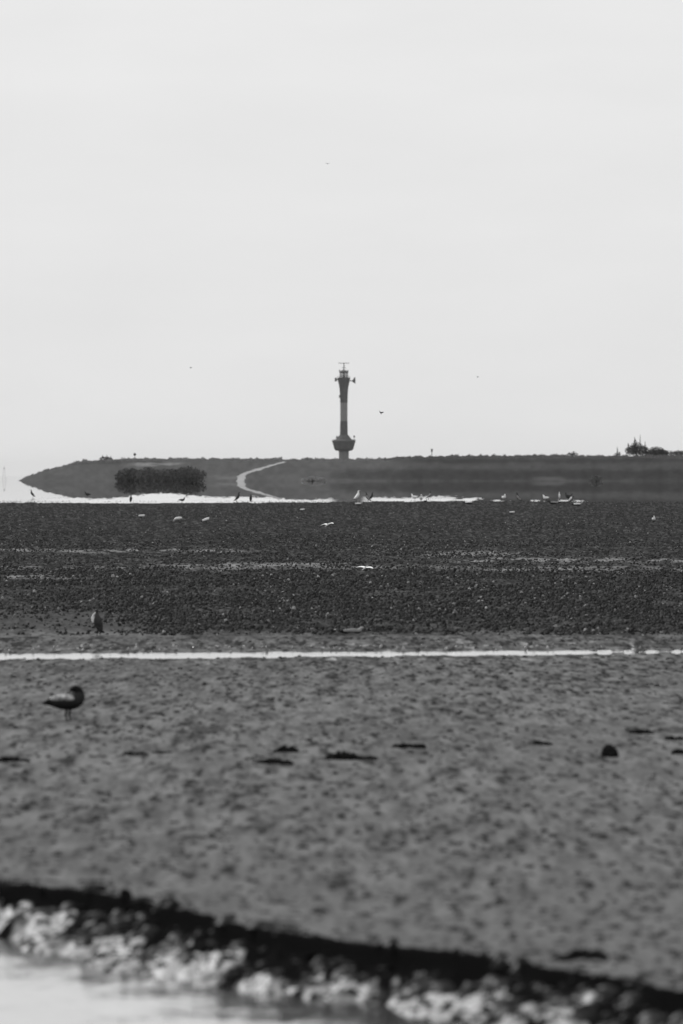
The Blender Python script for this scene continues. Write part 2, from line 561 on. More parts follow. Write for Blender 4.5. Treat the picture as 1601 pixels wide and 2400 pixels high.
w4 = clumps('bank_lumps', 3000, lambda r, N: 2050 + 400 * r.random(N), (.03, .15), (.18, .4), lambda r, N: .003 + .012 * r.random(N), 104, rough=.5, spec=.03,
            flt=lambda x, D, px, py: (crest_x(D) - x > -.06) & (crest_x(D) - x < .50) & (D < 110))
tag(w4, 'wet lumps of dark mud strewn over the creek bank', 'mud lumps', kind='stuff')
w5 = clumps('lip_crumbs', 2600, lambda r, N: 2050 + 400 * r.random(N), (.025, .085), (.3, .8), lambda r, N: .003 + .03 * r.random(N) ** 2, 105, rough=.9, spec=.0,
            flt=lambda x, D, px, py: (np.abs(crest_x(D) + .05 * (fbm(D / .9, x * 0, 2, 86) - .5) - x) < .045) & (D < 110))
tag(w5, 'dark crumbs of mud breaking from the lip of the creek bank', 'mud crumbs', kind='stuff')
# single dark heaps of weed one can point at
weed_m = grey('wet_weed', .012, 1, 0, .5, 14, .6)


def weed(px, py, wpx_, hpx, label):
    D = gd(py + hpx * .4)
    x = (px - 800.5) / F * D
    w = wpx_ * D / F; h = hpx * D / F
    mb = MB()
    r = random.Random(int(px * 7 + py))
    n = max(6, int(w / .024))
    for i in range(n * 2):
        t = (i + .5) / (n * 2)
        cx = (t - .5) * w + r.uniform(-.01, .01); cy = r.uniform(-.12, .12)
        hh = h * (.35 + .55 * r.random() * math.sin(math.pi * min(max(t, .1), .9)) ** .5)
        rad = r.uniform(.022, .045)
        st = []
        a = r.uniform(-.6, .6)
        for q, k in ((0, .7), (.35, 1.), (.7, .8), (1.0, .25)):
            st.append((cx + a * rad * q, cy, -.02 + (hh + .02) * q, rad * k, rad * k * 1.3))
        mb.loft(st, n=7)
    o = mb.build('seaweed_heap', weed_m)
    o.location = (x, D, gz(x, D))
    tag(o, label, 'seaweed', 'heaps of dark weed on the smooth mud')


weed(641, 1785, 72, 15, 'black flat heap of weed on grey mud, the darkest and widest of the mid-picture heaps')
weed(668, 1754, 40, 22, 'dark rounded heap of weed just behind the widest black heap')
weed(805, 1772, 62, 24, 'long dark weed heap with a taller left end, right of the widest black heap')
weed(862, 1775, 22, 12, 'small dark weed lump at the right tip of the long weed heap')
weed(958, 1748, 66, 13, 'low thin bar of dark weed right of the long heap near picture centre')
weed(1265, 1742, 46, 12, 'short thin bar of dark weed on the right half of the grey mud')
weed(1428, 1758, 12, 40, 'tall narrow dark weed lump standing on the right part of the mud')
weed(1505, 1714, 40, 15, 'dark weed bar behind the tall narrow lump, nearer the channel')
weed(1585, 1730, 36, 12, 'dark weed bar cut by the right edge of the picture')
weed(1592, 1762, 24, 16, 'dark stubby weed lump at the right edge, in front of the weed bar there')
weed(26, 1779, 72, 14, 'dark weed bar at the left edge in front of the dark gull')
weed(318, 1765, 46, 9, 'thin faint weed bar on the mud right of the dark gull')
weed(378, 1762, 26, 8, 'very small weed bar right of the thin faint one')
weed(1372, 2236, 80, 32, 'spread dark weed heap close above the creek bank at lower right')
weed(1330, 2242, 40, 12, 'left outlier of the weed heap above the creek bank at lower right')

# ------------------------------------------------------------------ dunes, path
crest = np.array([(-400, 1131), (20, 1129), (45, 1126), (70, 1116), (100, 1104), (140, 1094), (190, 1081), (240, 1077.5), (300, 1077), (450, 1075), (660, 1076), (800, 1077),
                  (870, 1077), (930, 1072), (1060, 1069), (1200, 1068), (1400, 1069), (1601, 1067), (2200, 1066), (4000, 1070)])
D_SH, D_CR, D_BK = 7000., 7700., 8500.


def dune_z(px, D):
    cy = np.interp(px, crest[:, 0], crest[:, 1])
    zc = CAMZ - (cy - HOR) / F * D_CR
    t = np.clip((D - D_SH) / (D_CR - D_SH), 0, 1)
    up = (.75 * t + .25 * t * t * (3 - 2 * t))
    dn = 1 - sm(D_CR, D_BK, D)
    z = (zc + .2) * np.where(D <= D_CR, up, dn) - .2
    n = fbm(px / 40., D / 160., 3, 201) - .5
    z = z + 1.1 * (fbm(px / 6.5, D / 300., 3, 205) - .5) * sm(.8, 1, t) * sm(0, 2, z)
    return z + n * 1.6 * sm(0, 3, z) * np.where(D < D_CR, sm(0, .2, t) * (1 - sm(.75, 1, t) * .8), .3)


pxs = np.concatenate([np.linspace(-400, 2000, 700), np.geomspace(2010, 4000, 20)])
dr = np.concatenate([[D_SH - 5], np.linspace(D_SH, D_CR, 120), np.linspace(D_CR + 30, D_BK, 20)])
PX, DR = np.meshgrid(pxs, dr)
DZ = dune_z(PX, DR)
DX = (PX - 800.5) / F * DR
PYd = HOR + (CAMZ - DZ) * F / DR
# plant cover: paler short grass left, darker heath right, a belt of dark growth low on the right
right = sm(860, 1010, PX + 60 * (fbm(PX / 90, DR / 200, 2, 211) - .5))
PYn = PYd + 9 * (fbm(PX / 30., DR / 60., 3, 231) - .5); PXn = PX + 40 * (fbm(PX / 25., DR / 90., 3, 233) - .5)
belt = sm(740, 830, PX) * np.exp(-((PYn - 1113) / 13.) ** 4)
crestdark = sm(1092, 1082, PYd) * (1 - sm(300, 420, PX)) * .8
tex = fbm(PX / 12., DR / 110., 4, 215)
dalb = .070 - .020 * right - .030 * belt * (1 - .3 * right) - .030 * crestdark
dalb = dalb - .018 * sm(900, 1000, PX) * np.exp(-((PYn - 1080) / 6.) ** 2)
dalb = dalb * (.74 + .52 * tex)
sp = np.exp(-((PXn - 1290) / 34.) ** 4 - ((PYn - 1121) / 6.) ** 4)            # bare sand
dalb = dalb + .028 * sp
dalb = dalb + .03 * np.exp(-((PXn - 535) / 40.) ** 4 - ((PYn - 1120) / 5.) ** 4) + .02 * np.exp(-((PXn - 712) / 12.) ** 2 - ((PYn - 1124) / 6.) ** 2)
dalb = dalb + .10 * np.exp(-((PXn - 365) / 62.) ** 4 - ((PYn - 1087.5) / 3.5) ** 4) * (.3 + tex)
di = np.arange(PX.size).reshape(PX.shape)
dq = np.stack([di[:-1, :-1], di[:-1, 1:], di[1:, 1:], di[1:, :-1]], -1).reshape(-1, 4)
du = mesh_np('dunes', np.stack([DX, DR, DZ], -1).reshape(-1, 3), dq, mud_m,
             attrs=dict(albedo=dalb, rough=np.full(PX.size, .95), spec=np.full(PX.size, .0)))
tag(du, kind='structure')

# sandy path running from the shore up the dunes, laid just above them
pts = [(575, 1127, 9), (566, 1121, 10), (566, 1116, 10), (575, 1110, 10), (590, 1105, 9.5), (605, 1101, 9.5), (625, 1095, 8), (645, 1089, 7), (668, 1083, 5)]
pts = [(563, 1129.5, 10)] + pts[1:]
pv = []
pin = np.array(pts, float)
tt = np.linspace(0, len(pts) - 1, 70)
pxx = np.interp(tt, range(len(pts)), pin[:, 0]); pyy = np.interp(tt, range(len(pts)), pin[:, 1]); pww = np.interp(tt, range(len(pts)), pin[:, 2])


def dune_D(px, py):
    Ds = np.linspace(D_SH, D_CR, 900)
    rr = HOR + (CAMZ - dune_z(np.full_like(Ds, px), Ds)) * F / Ds
    i = np.argmax(rr <= py)
    return Ds[i] if rr[i] <= py else (D_SH if i == 0 and rr[0] > py else D_CR)


pf = []
M = 5
for i, (a, b, w) in enumerate(zip(pxx, pyy, pww)):
    D = dune_D(a, b)
    jit = 1.5 * (random.random() - .5)
    for k in range(M):
        q = a + jit + w * (.65 + .5 * random.random()) * (2 * k / (M - 1) - 1)
        dd = D
        pv.append(((q - 800.5) / F * dd, dd, float(dune_z(np.array([q]), np.array([dd]))[0]) + .12))
    if i:
        for k in range(M - 1):
            s0 = (i - 1) * M + k
            pf.append((s0, s0 + 1, s0 + 1 + M, s0 + M))
pm = grey('pale_sand', .27, .95, .05, .25, .05)
tag(mesh_np('path', pv, pf, pm), kind='structure')

# dune grass: ragged blades along the crest and over the face
def blades(name, N, seed):
    r = np.random.default_rng(seed)
    px = r.uniform(20, 1700, N)
    D = D_CR - 90 + 120 * r.random(N)
    x = (px - 800.5) / F * D
    z = dune_z(px, D)
    keep = z > .15
    lowleft = (px < 180)
    h = (.15 + .75 * r.random(N) ** 3) * (.2 + 1.5 * vn(px / 7., px * 0, 221) ** 2) * np.where(lowleft, .6, 1)
    w = .25 + .45 * r.random(N)
    keep &= ~((np.abs(px - 620) < 75) & (D < D_CR - 80))
    x, D, z, h, w, px = (q[keep] for q in (x, D, z, h, w, px))
    n = len(x)
    V = np.zeros((n, 4, 3))
    lean = r.uniform(-.6, .6, n)
    V[:, 0] = np.stack([x - w / 2, D, z - .1], -1)
    V[:, 1] = np.stack([x + w / 2, D + .2, z - .1], -1)
    V[:, 2] = np.stack([x + lean * h, D + .1, z + h], -1)
    V[:, 3] = np.stack([x, D + w, z - .1], -1)
    f = np.array([(0, 1, 2), (1, 3, 2), (3, 0, 2)])
    Fc = (f[None] + (np.arange(n) * 4)[:, None, None]).reshape(-1, 3)
    al = np.where(px > 900, .16, .24) * r.uniform(.7, 1.3, n)
    return mesh_np(name, V.reshape(-1, 3), Fc, mud_m, smooth=False,
                   attrs=dict(albedo=np.repeat(al, 4), rough=np.full(n * 4, .95), spec=np.full(n * 4, .0)))


tag(blades('dune_grass', 30000, 301), 'ragged grass growing along the top and face of the far dunes', 'grass', kind='stuff')

# ------------------------------------------------------------------ shrubs
leaf_m = grey('dark_leaves', .065, .9, .05, .35, .6)
leaf2_m = grey('heath_leaves', .105, .9, .05, .35, .6)
wood_m = grey('bark', .03, .9, .1, .2, 3)


def shrub(px, base, top, wpx_, label, D, cat='shrub', group=None, seed=1, mat=None, lobes=7, n=1500, spires=(), leaf=.30, name='shrub', zb=None, shape=1.0):
    r = random.Random(seed)
    x = (px - 800.5) / F * D
    z0 = CAMZ - (base - HOR) / F * D if zb is None else zb
    H = (base - top) * D / F
    W = wpx_ * D / F
    root = empty(name, (x, D, z0))
    tag(root, label, cat, group)
    tr = MB()
    for i in range(4):
        a = r.uniform(0, 6.28)
        tr.tube((0, 0, -.4), (W * .25 * math.cos(a), W * .25 * math.sin(a), H * .6), .10 * H / 3, .03 * H / 3)
    tr.build('trunk', wood_m, root)
    L = []
    for i in range(lobes):
        t = (i + .5) / lobes - .5
        L.append((t * W * .72 + r.uniform(-.05, .05) * W, r.uniform(-.25, .25) * W, H * r.uniform(.44, .54) * (1 - .38 * abs(t) * 2 * shape),
                  W * r.uniform(.8, 1.15) / (lobes * .75), H * r.uniform(.42, .48) * (1 - .38 * abs(t) * 2 * shape)))
    mb = MB()
    v = []; f = []
    for i in range(n):
        l = r.choice(L)
        th = r.uniform(0, 2 * math.pi); ph = math.acos(r.uniform(-1, 1)); q = r.random() ** .3
        q *= r.uniform(.9, 1.12)
        p = Vector((l[0] + l[3] * q * math.sin(ph) * math.cos(th), l[1] + l[3] * q * math.sin(ph) * math.sin(th), l[2] + l[4] * q * math.cos(ph)))
        if p.z < -.1: p.z = r.uniform(0, .4)
        if zb is not None and D < D_SH + 50 and r.random() < .25: p.z = r.uniform(-.05, .35) * H
        s = leaf * r.uniform(.6, 1.4)
        a = Vector((r.gauss(0, 1), r.gauss(0, 1), r.gauss(0, 1))).normalized()
        b = a.orthogonal().normalized()
        c = a.cross(b)
        k = len(v)
        v += [p + b * s, p + c * s * .6, p - b * s, p - c * s * .6]
        f.append((k, k + 1, k + 2, k + 3))
    for sx, sh, sw in spires:
        for i in range(int(90 * max(sh, .2))):
            t = r.random()
            p = Vector((sx * W + r.gauss(0, 1) * sw * (1 - t) * W, r.gauss(0, .3), H * (.4 + (sh - .4) * t)))
            s = leaf * r.uniform(.5, 1.0)
            k = len(v)
            v += [p + Vector((s * .5, 0, 0)), p + Vector((0, s * .3, s)), p + Vector((-s * .5, 0, 0)), p + Vector((0, -s * .3, -s))]
            f.append((k, k + 1, k + 2, k + 3))
    mb.add(v, f)
    mb.build('crown', mat or leaf_m, root, smooth=False)
    return root


G1 = 'shrubs of the dark thicket at the foot of the dunes'
thick = [(304, 66, 1093, 'dark rounded shrub forming the left end of the thicket at the foot of the dunes', 411),
         (352, 52, 1090, 'slightly paler shrub second from the left end of the thicket below the dunes', 412),
         (394, 54, 1091, 'shrub in the middle right of the thicket, beside its dark right end', 413),
         (438, 72, 1087, 'large dark shrub forming the right end of the thicket at the foot of the dunes', 414)]
for i, (a, w, tp, lb, sd) in enumerate(thick):
    shrub(a, 1127, tp, w + 4, lb, D_SH - 2 - i % 2 * 6, group=G1, seed=sd, mat=leaf2_m if i in (1, 2) else leaf_m, lobes=4, n=2600, zb=-.1, leaf=.42, shape=.75)

DC = D_CR + 5


def cz(px):
    return float(dune_z(np.array([float(px)]), np.array([DC]))[0]) - .2


shrub(1494, 1067, 1031, 54, 'tall spiky dark shrub with two thin spires on the right skyline', DC, seed=421, lobes=5, n=3400, zb=cz(1494),
      spires=((-.12, 1.25, .07), (.12, 1.42, .025), (-.40, .85, .08), (.34, .95, .03), (-.08, 1.1, .12)), leaf=.26)
shrub(1540, 1067, 1044, 40, 'dense rounded dark shrub beside the tall spiky one on the right skyline', DC, seed=422, lobes=3, n=3000, zb=cz(1540), leaf=.26)
shrub(1562, 1067, 1051, 22, 'thin low shrub leaning on the right side of the rounded skyline shrub', DC + 12, seed=423, mat=leaf2_m, lobes=2, n=420, zb=cz(1562), leaf=.24)
shrub(1590, 1067, 1053, 40, 'low loose shrub at the right edge of the skyline', DC, seed=424, mat=leaf2_m, lobes=4, n=900, zb=cz(1590), leaf=.26)
shrub(1447, 1068, 1058, 12, 'small narrow pointed shrub left of the tall spiky one on the skyline', DC, seed=425, mat=leaf2_m, lobes=2, n=200, zb=cz(1447),
      spires=((0, 2.3, .1), (.4, 1.1, .2)), leaf=.2)
shrub(1342, 1068, 1058, 26, 'low ragged shrub alone on the skyline above the pale sand patch', DC, seed=426, mat=leaf2_m, lobes=3, n=420, zb=cz(1342),
      spires=((.1, 1.2, .1), (-.3, .9, .08)), leaf=.2)
shrub(1320, 1068, 1062, 20, 'thin tuft-like shrub just left of the ragged skyline shrub', DC + 6, seed=436, mat=leaf2_m, lobes=3, n=160, zb=cz(1320), leaf=.2)
shrub(1364, 1068, 1063, 9, 'tiny shrub right of the ragged skyline shrub', DC, seed=427, mat=leaf2_m, lobes=2, n=130, zb=cz(1364), leaf=.2)
shrub(1388, 1068, 1063, 22, 'faint low shrub on the skyline right of the tiny one', DC, seed=437, mat=leaf2_m, lobes=3, n=200, zb=cz(1388), leaf=.2)
shrub(246, 1078, 1067, 16, 'dark forked shrub on the left end of the dune skyline', DC, seed=428, lobes=2, n=400, zb=cz(246), spires=((-.35, 1.1, .07), (.3, 1.1, .07)), leaf=.2)
shrub(260, 1078, 1069, 6, 'narrow upright shrub right beside the forked skyline shrub', DC, seed=429, mat=leaf2_m, lobes=2, n=120, zb=cz(260), spires=((0, 1.2, .2),), leaf=.18)
shrub(721, 1076, 1069, 10, 'small pointed shrub on the skyline left of the lighthouse', DC, seed=430, mat=leaf2_m, lobes=2, n=220, zb=cz(721), leaf=.2)
shrub(1398, 1126, 1109, 20, 'single dark shrub standing at the shore under the right dunes', D_SH - 4, seed=431, mat=leaf2_m, lobes=2, n=420, zb=-.1, leaf=.3)
shrub(735, 1125, 1112, 44, 'faint broad shrub at the shore left of the dark heath', D_SH - 4, seed=432, mat=grey('pale_heath', .26, .95, .05, .2, .6), lobes=4, n=1200, zb=-.1, leaf=.3)

# ------------------------------------------------------------------ markers on the dunes
post_m = grey('weathered_wood', .035, .8, .1, .2, 2)


def marker(px, base, top, label, kind):
    z = cz(px)
    root = empty('marker_post', ((px - 800.5) / F * DC, DC, z))
    tag(root, label, 'marker post')
    H = (base - top) * DC / F + .2
    mb = MB(); mb.tube((0, 0, -.3), (0, 0, H), .14, .10, 8); mb.build('post', post_m, root)
    h = MB()
    if kind == 'ball':
        h.lathe([(.05, H * .55), (.45, H * .62), (.62, H * .75), (.5, H * .92), (.1, H)], 12)
    else:
        h.box((0.05, 0, H * .80), (.75, .2, H * .34)); h.box((.15, 0, H * .98), (.9, .12, .25))
    h.build('topmark', post_m, root, smooth=kind == 'ball')


marker(316, 1077, 1063, 'thin post with a rounded topmark on the left dune skyline', 'ball')
marker(1012, 1070, 1053, 'dark marker post with a wide blocky head on the skyline right of the lighthouse', 'box')

# ------------------------------------------------------------------ lighthouse
LD = 9500.
S = LD / F                                    # metres per photo pixel there
lx = (806.0 - 800.5) * S
base_z = 0.0


def lz(py): return CAMZ - (py - HOR) * S


lh = empty('lighthouse', (lx, LD, base_z))
tag(lh, 'tall banded lighthouse with a wide lower platform behind the dunes', 'lighthouse')
dark_p = grey('dark_paint', .115, 1, 0, .10, .6)
pale_p = grey('white_paint', .22, .6, .2, .08, .6)
conc = grey('concrete', .18, .8, .15, .15, .5)
steel = grey('galvanised_steel', .12, .5, .3, .2, 1)
glass = bpy.data.materials.new('lantern_glass'); glass.use_nodes = True
_p = glass.node_tree.nodes['Principled BSDF']
_p.inputs['Base Color'].default_value = (.6, .6, .6, 1); _p.inputs['Roughness'].default_value = .1
_p.inputs['Transmission Weight'].default_value = .75; _p.inputs['IOR'].default_value = 1.02


def lath(name, prof, mat, parent=lh):
    return MB().lathe([(r * S, lz(y)) for r, y in prof], 32).build(name, mat, parent, smooth=False)


lath('base_shaft', [(11.5, 1123), (11.3, 1090), (11.6, 1070), (11.8, 1057)], conc)
pl = lath('platform', [(11.8, 1057), (19, 1056), (22.5, 1052), (24, 1046), (26, 1039), (27.6, 1034), (26.5, 1032), (18, 1029.5), (14, 1024), (9.6, 1019)], dark_p)
band1 = lath('lower_band', [(9.2, 1021), (9.0, 1005), (8.6, 987)], dark_p)
lath('middle_band', [(8.55, 987), (8.5, 965), (8.6, 944)], pale_p)
lath('upper_band', [(8.7, 944), (9.2, 925), (10.2, 910), (12, 900), (14.3, 890), (14.8, 886), (12, 884.5)], dark_p)
# platform rails, aerials
rl = MB()
for k in range(20):
    a = 2 * math.pi * k / 20
    x, y = 27 * S * math.cos(a), 27 * S * math.sin(a)
    rl.tube((x, y, lz(1034)), (x, y, lz(1030)), .06, n=4)
    b = 2 * math.pi * (k + 1) / 20
    rl.tube((x, y, lz(1030)), (27 * S * math.cos(b), 27 * S * math.sin(b), lz(1030)), .05, n=4)
rl.build('railing', steel, pl)
ae = MB()
ae.tube((24 * S, 0, lz(1033)), (24 * S, 0, lz(1021)), .14, n=5); ae.box((24.3 * S, 0, lz(1023)), (.9, .3, 1.0))
ae.build('aerial', steel, pl)
ae = MB()
ae.tube((-16 * S, 0, lz(1031)), (-17 * S, 0, lz(1021)), .14, n=5); ae.box((-15 * S, 0, lz(1026)), (1.5, .5, 1.6))
ae.build('aerial', steel, pl)
lb = MB().box((-10.2 * S, 0, lz(929)), (.6, .6, 1.5)).build('lamp_box', steel, lh)
# equipment at the top gallery
gal = MB()
gal.lathe([(15 * S, lz(886.5)), (15.2 * S, lz(885.6)), (15 * S, lz(885))], 28)
for k in range(18):
    a = 2 * math.pi * k / 18; b = 2 * math.pi * (k + 1) / 18
    gal.tube((14.8 * S * math.cos(a), 14.8 * S * math.sin(a), lz(885.5)), (14.8 * S * math.cos(a), 14.8 * S * math.sin(a), lz(881.5)), .05, n=4)
    gal.tube((14.8 * S * math.cos(a), 14.8 * S * math.sin(a), lz(881.5)), (14.8 * S * math.cos(b), 14.8 * S * math.sin(b), lz(881.5)), .05, n=4)
gal.build('gallery', steel, lh)
dr_ = MB()
dr_.tube((-12 * S, 0, lz(890)), (-18 * S, 0, lz(889)), .25, n=6)
_b = len(dr_.v)
dr_.loft([(-15.5 * S, 0, lz(890), 1.0 * S, 1 * S), (-17 * S, 0, lz(890), 4.0 * S, 4.0 * S), (-20 * S, 0, lz(889.5), 4.8 * S, 4.8 * S), (-21.2 * S, 0, lz(889.5), 4.2 * S, 4.2 * S)], n=14)
dr_.build('drum_aerial', dark_p, lh)
dh = MB()
dh.tube((12 * S, 0, lz(892)), (19 * S, 0, lz(892.5)), .25, n=6)
dh.loft([(18.5 * S, 0, lz(893), .8 * S, .8 * S), (21 * S, 0, lz(893), 2.2 * S, 2.4 * S), (25.5 * S, 0, lz(892), 7 * S, 7.6 * S), (27 * S, 0, lz(892), 7.6 * S, 8 * S)], n=16)
dh.build('dish_aerial', dark_p, lh)
lath('lantern_core', [(3.5, 884.6), (2.6, 880), (2.2, 873)], dark_p)
lg = lath('lantern_glass', [(10, 884.5), (10, 874.2)], glass)
mul = MB()
for k in range(10):
    a = 2 * math.pi * (k + .5) / 10
    mul.tube((10 * S * math.cos(a), 10 * S * math.sin(a), lz(884.4)), (10 * S * math.cos(a), 10 * S * math.sin(a), lz(874)), .12, n=4)
mul.build('mullions', steel, lg)
rf = lath('lantern_roof', [(9, 874.2), (11.2, 872.5), (10.5, 870.5), (7, 868.5), (2, 867), (.6, 865.8)], dark_p)
MB().box((-10 * S, 0, lz(868.2)), (2.6 * S, .6, 3 * S)).build('floodlight', steel, rf)
MB().box((9.6 * S, 0, lz(868.6)), (2.4 * S, .6, 2.4 * S)).build('floodlight', steel, rf)
ms = MB()
ms.tube((0, 0, lz(866)), (0, 0, lz(850)), .28, .14, n=6)
ms.box((0, 0, lz(852)), (3.2 * S, .4, 2.4 * S)); ms.box((.3, 0, lz(857.5)), (3.4 * S, .4, 1.2 * S))
ms.tube((0, 0, lz(860)), (-5 * S, 0, lz(863)), .1, n=4); ms.tube((0, 0, lz(860)), (5 * S, 0, lz(863)), .1, n=4)
mast = ms.build('mast', steel, lh)
MB().box((0, 0, lz(851.2)), (26 * S, .25, .28)).build('scanner_bar', steel, mast)

# far, thin lattice beacon standing in the water off the left end
bx = empty('lattice_beacon', at(10, 1120, 11000) - Vector((0, 0, at(10, 1120, 11000).z - ZW_SEA)))
tag(bx, 'faint thin lattice beacon rising from the water at the far left horizon', 'beacon')
lt = MB()
bh = 8.5
for s0 in (-1, 1):
    for s1 in (-1, 1):
        lt.tube((s0 * 1.5, s1 * 1.5, -1), (s0 * .25, s1 * .25, bh), .014, n=4)
for k in range(5):
    h0, h1 = bh * k / 5, bh * (k + 1) / 5
    w0, w1 = 1.5 - 1.25 * k / 5, 1.5 - 1.25 * (k + 1) / 5
    for s1 in (-1, 1):
        lt.tube((-w0, s1 * w0, h0), (w1, s1 * w1, h1), .012, n=4); lt.tube((w0, s1 * w0, h0), (-w1, s1 * w1, h1), .02, n=4)
lt.build('lattice', steel, bx)
MB().box((0, 0, bh - 1.6), (.5, .1, .6)).build('topmark', steel, bx)

# ------------------------------------------------------------------ birds
def plum(name, back, belly, head=None, headx=.11, headz=.27, var=.12):
    """feather colour and painted underside shade by height and position on the bird's own body"""
    m = bpy.data.materials.new(name)
    m.use_nodes = True
    t = m.node_tree
    p = t.nodes['Principled BSDF']
    p.inputs['Roughness'].default_value = .85
    p.inputs['Specular IOR Level'].default_value = .1
    tcn = t.nodes.new('ShaderNodeTexCoord'); sx = t.nodes.new('ShaderNodeSeparateXYZ')
    t.links.new(tcn.outputs['Object'], sx.inputs[0])
    n = t.nodes.new('ShaderNodeTexNoise'); n.inputs['Scale'].default_value = 30
    t.links.new(tcn.outputs['Object'], n.inputs['Vector'])
    r = t.nodes.new('ShaderNodeMapRange')
    r.inputs['From Min'].default_value = .15; r.inputs['From Max'].default_value = .20
    r.inputs['To Min'].default_value = belly; r.inputs['To Max'].default_value = back
    t.links.new(sx.outputs['Z'], r.inputs['Value'])
    last = r.outputs[0]
    if head is not None:
        h = t.nodes.new('ShaderNodeMapRange')
        h.inputs['From Min'].default_value = headz - .012; h.inputs['From Max'].default_value = headz + .012
        t.links.new(sx.outputs['Z'], h.inputs['Value'])
        mxx = t.nodes.new('ShaderNodeMix'); mxx.data_type = 'FLOAT'
        t.links.new(h.outputs[0], mxx.inputs[0]); t.links.new(last, mxx.inputs[2]); mxx.inputs[3].default_value = head
        last = mxx.outputs[0]
    mv = t.nodes.new('ShaderNodeMapRange')
    mv.inputs['From Min'].default_value = .3; mv.inputs['From Max'].default_value = .7
    mv.inputs['To Min'].default_value = 1 - var; mv.inputs['To Max'].default_value = 1 + var
    t.links.new(n.outputs[0], mv.inputs['Value'])
    mu = t.nodes.new('ShaderNodeMath'); mu.operation = 'MULTIPLY'
    t.links.new(last, mu.inputs[0]); t.links.new(mv.outputs[0], mu.inputs[1])
    t.links.new(mu.outputs[0], p.inputs['Base Color'])
    return m


def low(m):
    for n in m.node_tree.nodes:
        if n.name == 'Map Range': n.inputs['From Min'].default_value = .055; n.inputs['From Max'].default_value = .085
    return m


white = plum('white_plumage', .9, .45)
hooded = plum('hooded_plumage', .8, .12, .03)  # real dark hood; the dark belly is shade painted in
white_r = low(plum('white_shaded_below', .9, .05))  # dark lower part is underside shade put into the colour
wing_r = low(plum('wing_shaded_below', .9, .05))  # wing likewise painted dark where its underside is shaded
dark_r = low(plum('dark_low_plumage', .3, .02))
darkb = plum('dark_plumage', .05, .03)
nearm = plum('backlit_plumage', .03, .015, .008)  # near-black tones paint the backlit shade of the near gull
wing_n = plum('near_wing_shaded_below', .50, .02, var=.75)  # pale lit top, shade painted into the lower wing
wing_n.node_tree.nodes['Map Range'].inputs['From Min'].default_value = .188
wing_n.node_tree.nodes['Map Range'].inputs['From Max'].default_value = .222
grey_f = plum('grey_front_plumage', .10, .10, .06)
rim_m = plum('sun_rim_white', .9, .9)  # white for the painted sun rim on one gull's left side
grey_b = plum('grey_plumage', .10, .05, .04)
wing_p = grey('pale_wing', .88, .8, .1, .15, 20)
wing_g = grey('grey_wing', .30, .8, .1, .2, 20)
wing_d = grey('dark_wing', .05, .8, .1, .3, 20)
tip_m = grey('black_primaries', .015, .8, .1, .2, 20)
bill_m = grey('bill', .06, .5, .3, .1, 40)
leg_m = grey('leg_skin', .015, .6, .2, .1, 40)
eye_m = grey('eye', .004, .1, .6, .1, 40)

POSE = {
    'stand': dict(body=[(-.27, .175, .02, .005), (-.20, .185, .035, .018), (-.12, .195, .058, .048), (-.04, .19, .078, .07), (.05, .19, .08, .078), (.11, .215, .064, .066),
                        (.135, .262, .042, .045), (.14, .305, .033, .034), (.152, .338, .034, .036), (.178, .343, .024, .024), (.192, .34, .009, .009)],
                  bill=[(.186, .341, .010, .010), (.215, .337, .008, .009), (.238, .330, .003, .003)], eye=(.168, .032, .348), leg=.13, legx=.0),
    'preen': dict(body=[(-.245, .158, .02, .005), (-.20, .170, .040, .022), (-.14, .178, .060, .052), (-.07, .178, .078, .075), (.0, .170, .080, .073), (.06, .186, .080, .082),
                        (.098, .222, .066, .068), (.100, .262, .050, .052), (.082, .292, .041, .042), (.058, .305, .038, .039), (.030, .298, .030, .032), (.008, .285, .013, .014)],
                  bill=[(.014, .288, .011, .012), (-.008, .270, .009, .010), (-.028, .248, .003, .003)], eye=(.040, .036, .308), leg=.11, legx=.0),
    'tall': dict(body=[(-.20, .10, .03, .006), (-.15, .16, .04, .02), (-.09, .235, .06, .05), (-.03, .33, .078, .072), (.01, .43, .074, .072), (.03, .52, .052, .055),
                       (.035, .59, .032, .034), (.03, .66, .024, .026), (.045, .72, .026, .028), (.075, .738, .026, .024), (.10, .742, .010, .010)],
                 bill=[(.09, .742, .010, .010), (.13, .745, .007, .008), (.165, .738, .003, .003)], eye=(.07, .024, .747), leg=.14, legx=-.05),
    'rest': dict(body=[(-.32, .075, .02, .005), (-.24, .07, .04, .018), (-.14, .065, .07, .045), (-.03, .065, .09, .066), (.07, .066, .09, .068), (.135, .080, .066, .058),
                       (.170, .115, .044, .042), (.188, .142, .036, .034), (.215, .150, .032, .030), (.235, .148, .02, .02), (.245, .146, .008, .008)],
                 bill=[(.238, .147, .009, .009), (.262, .143, .007, .008), (.285, .136, .003, .003)], eye=(.22, .029, .158), leg=0, legx=0),
    'feed': dict(body=[(-.26, .225, .02, .005), (-.19, .215, .035, .018), (-.11, .205, .058, .048), (-.03, .195, .078, .07), (.05, .185, .08, .074), (.11, .17, .062, .06),
                       (.150, .145, .042, .042), (.175, .112, .033, .034), (.192, .088, .033, .034), (.206, .066, .02, .02), (.21, .056, .008, .008)],
                 bill=[(.207, .062, .009, .009), (.212, .042, .007, .008), (.212, .02, .003, .003)], eye=(.20, .03, .095), leg=.13, legx=.0),
}


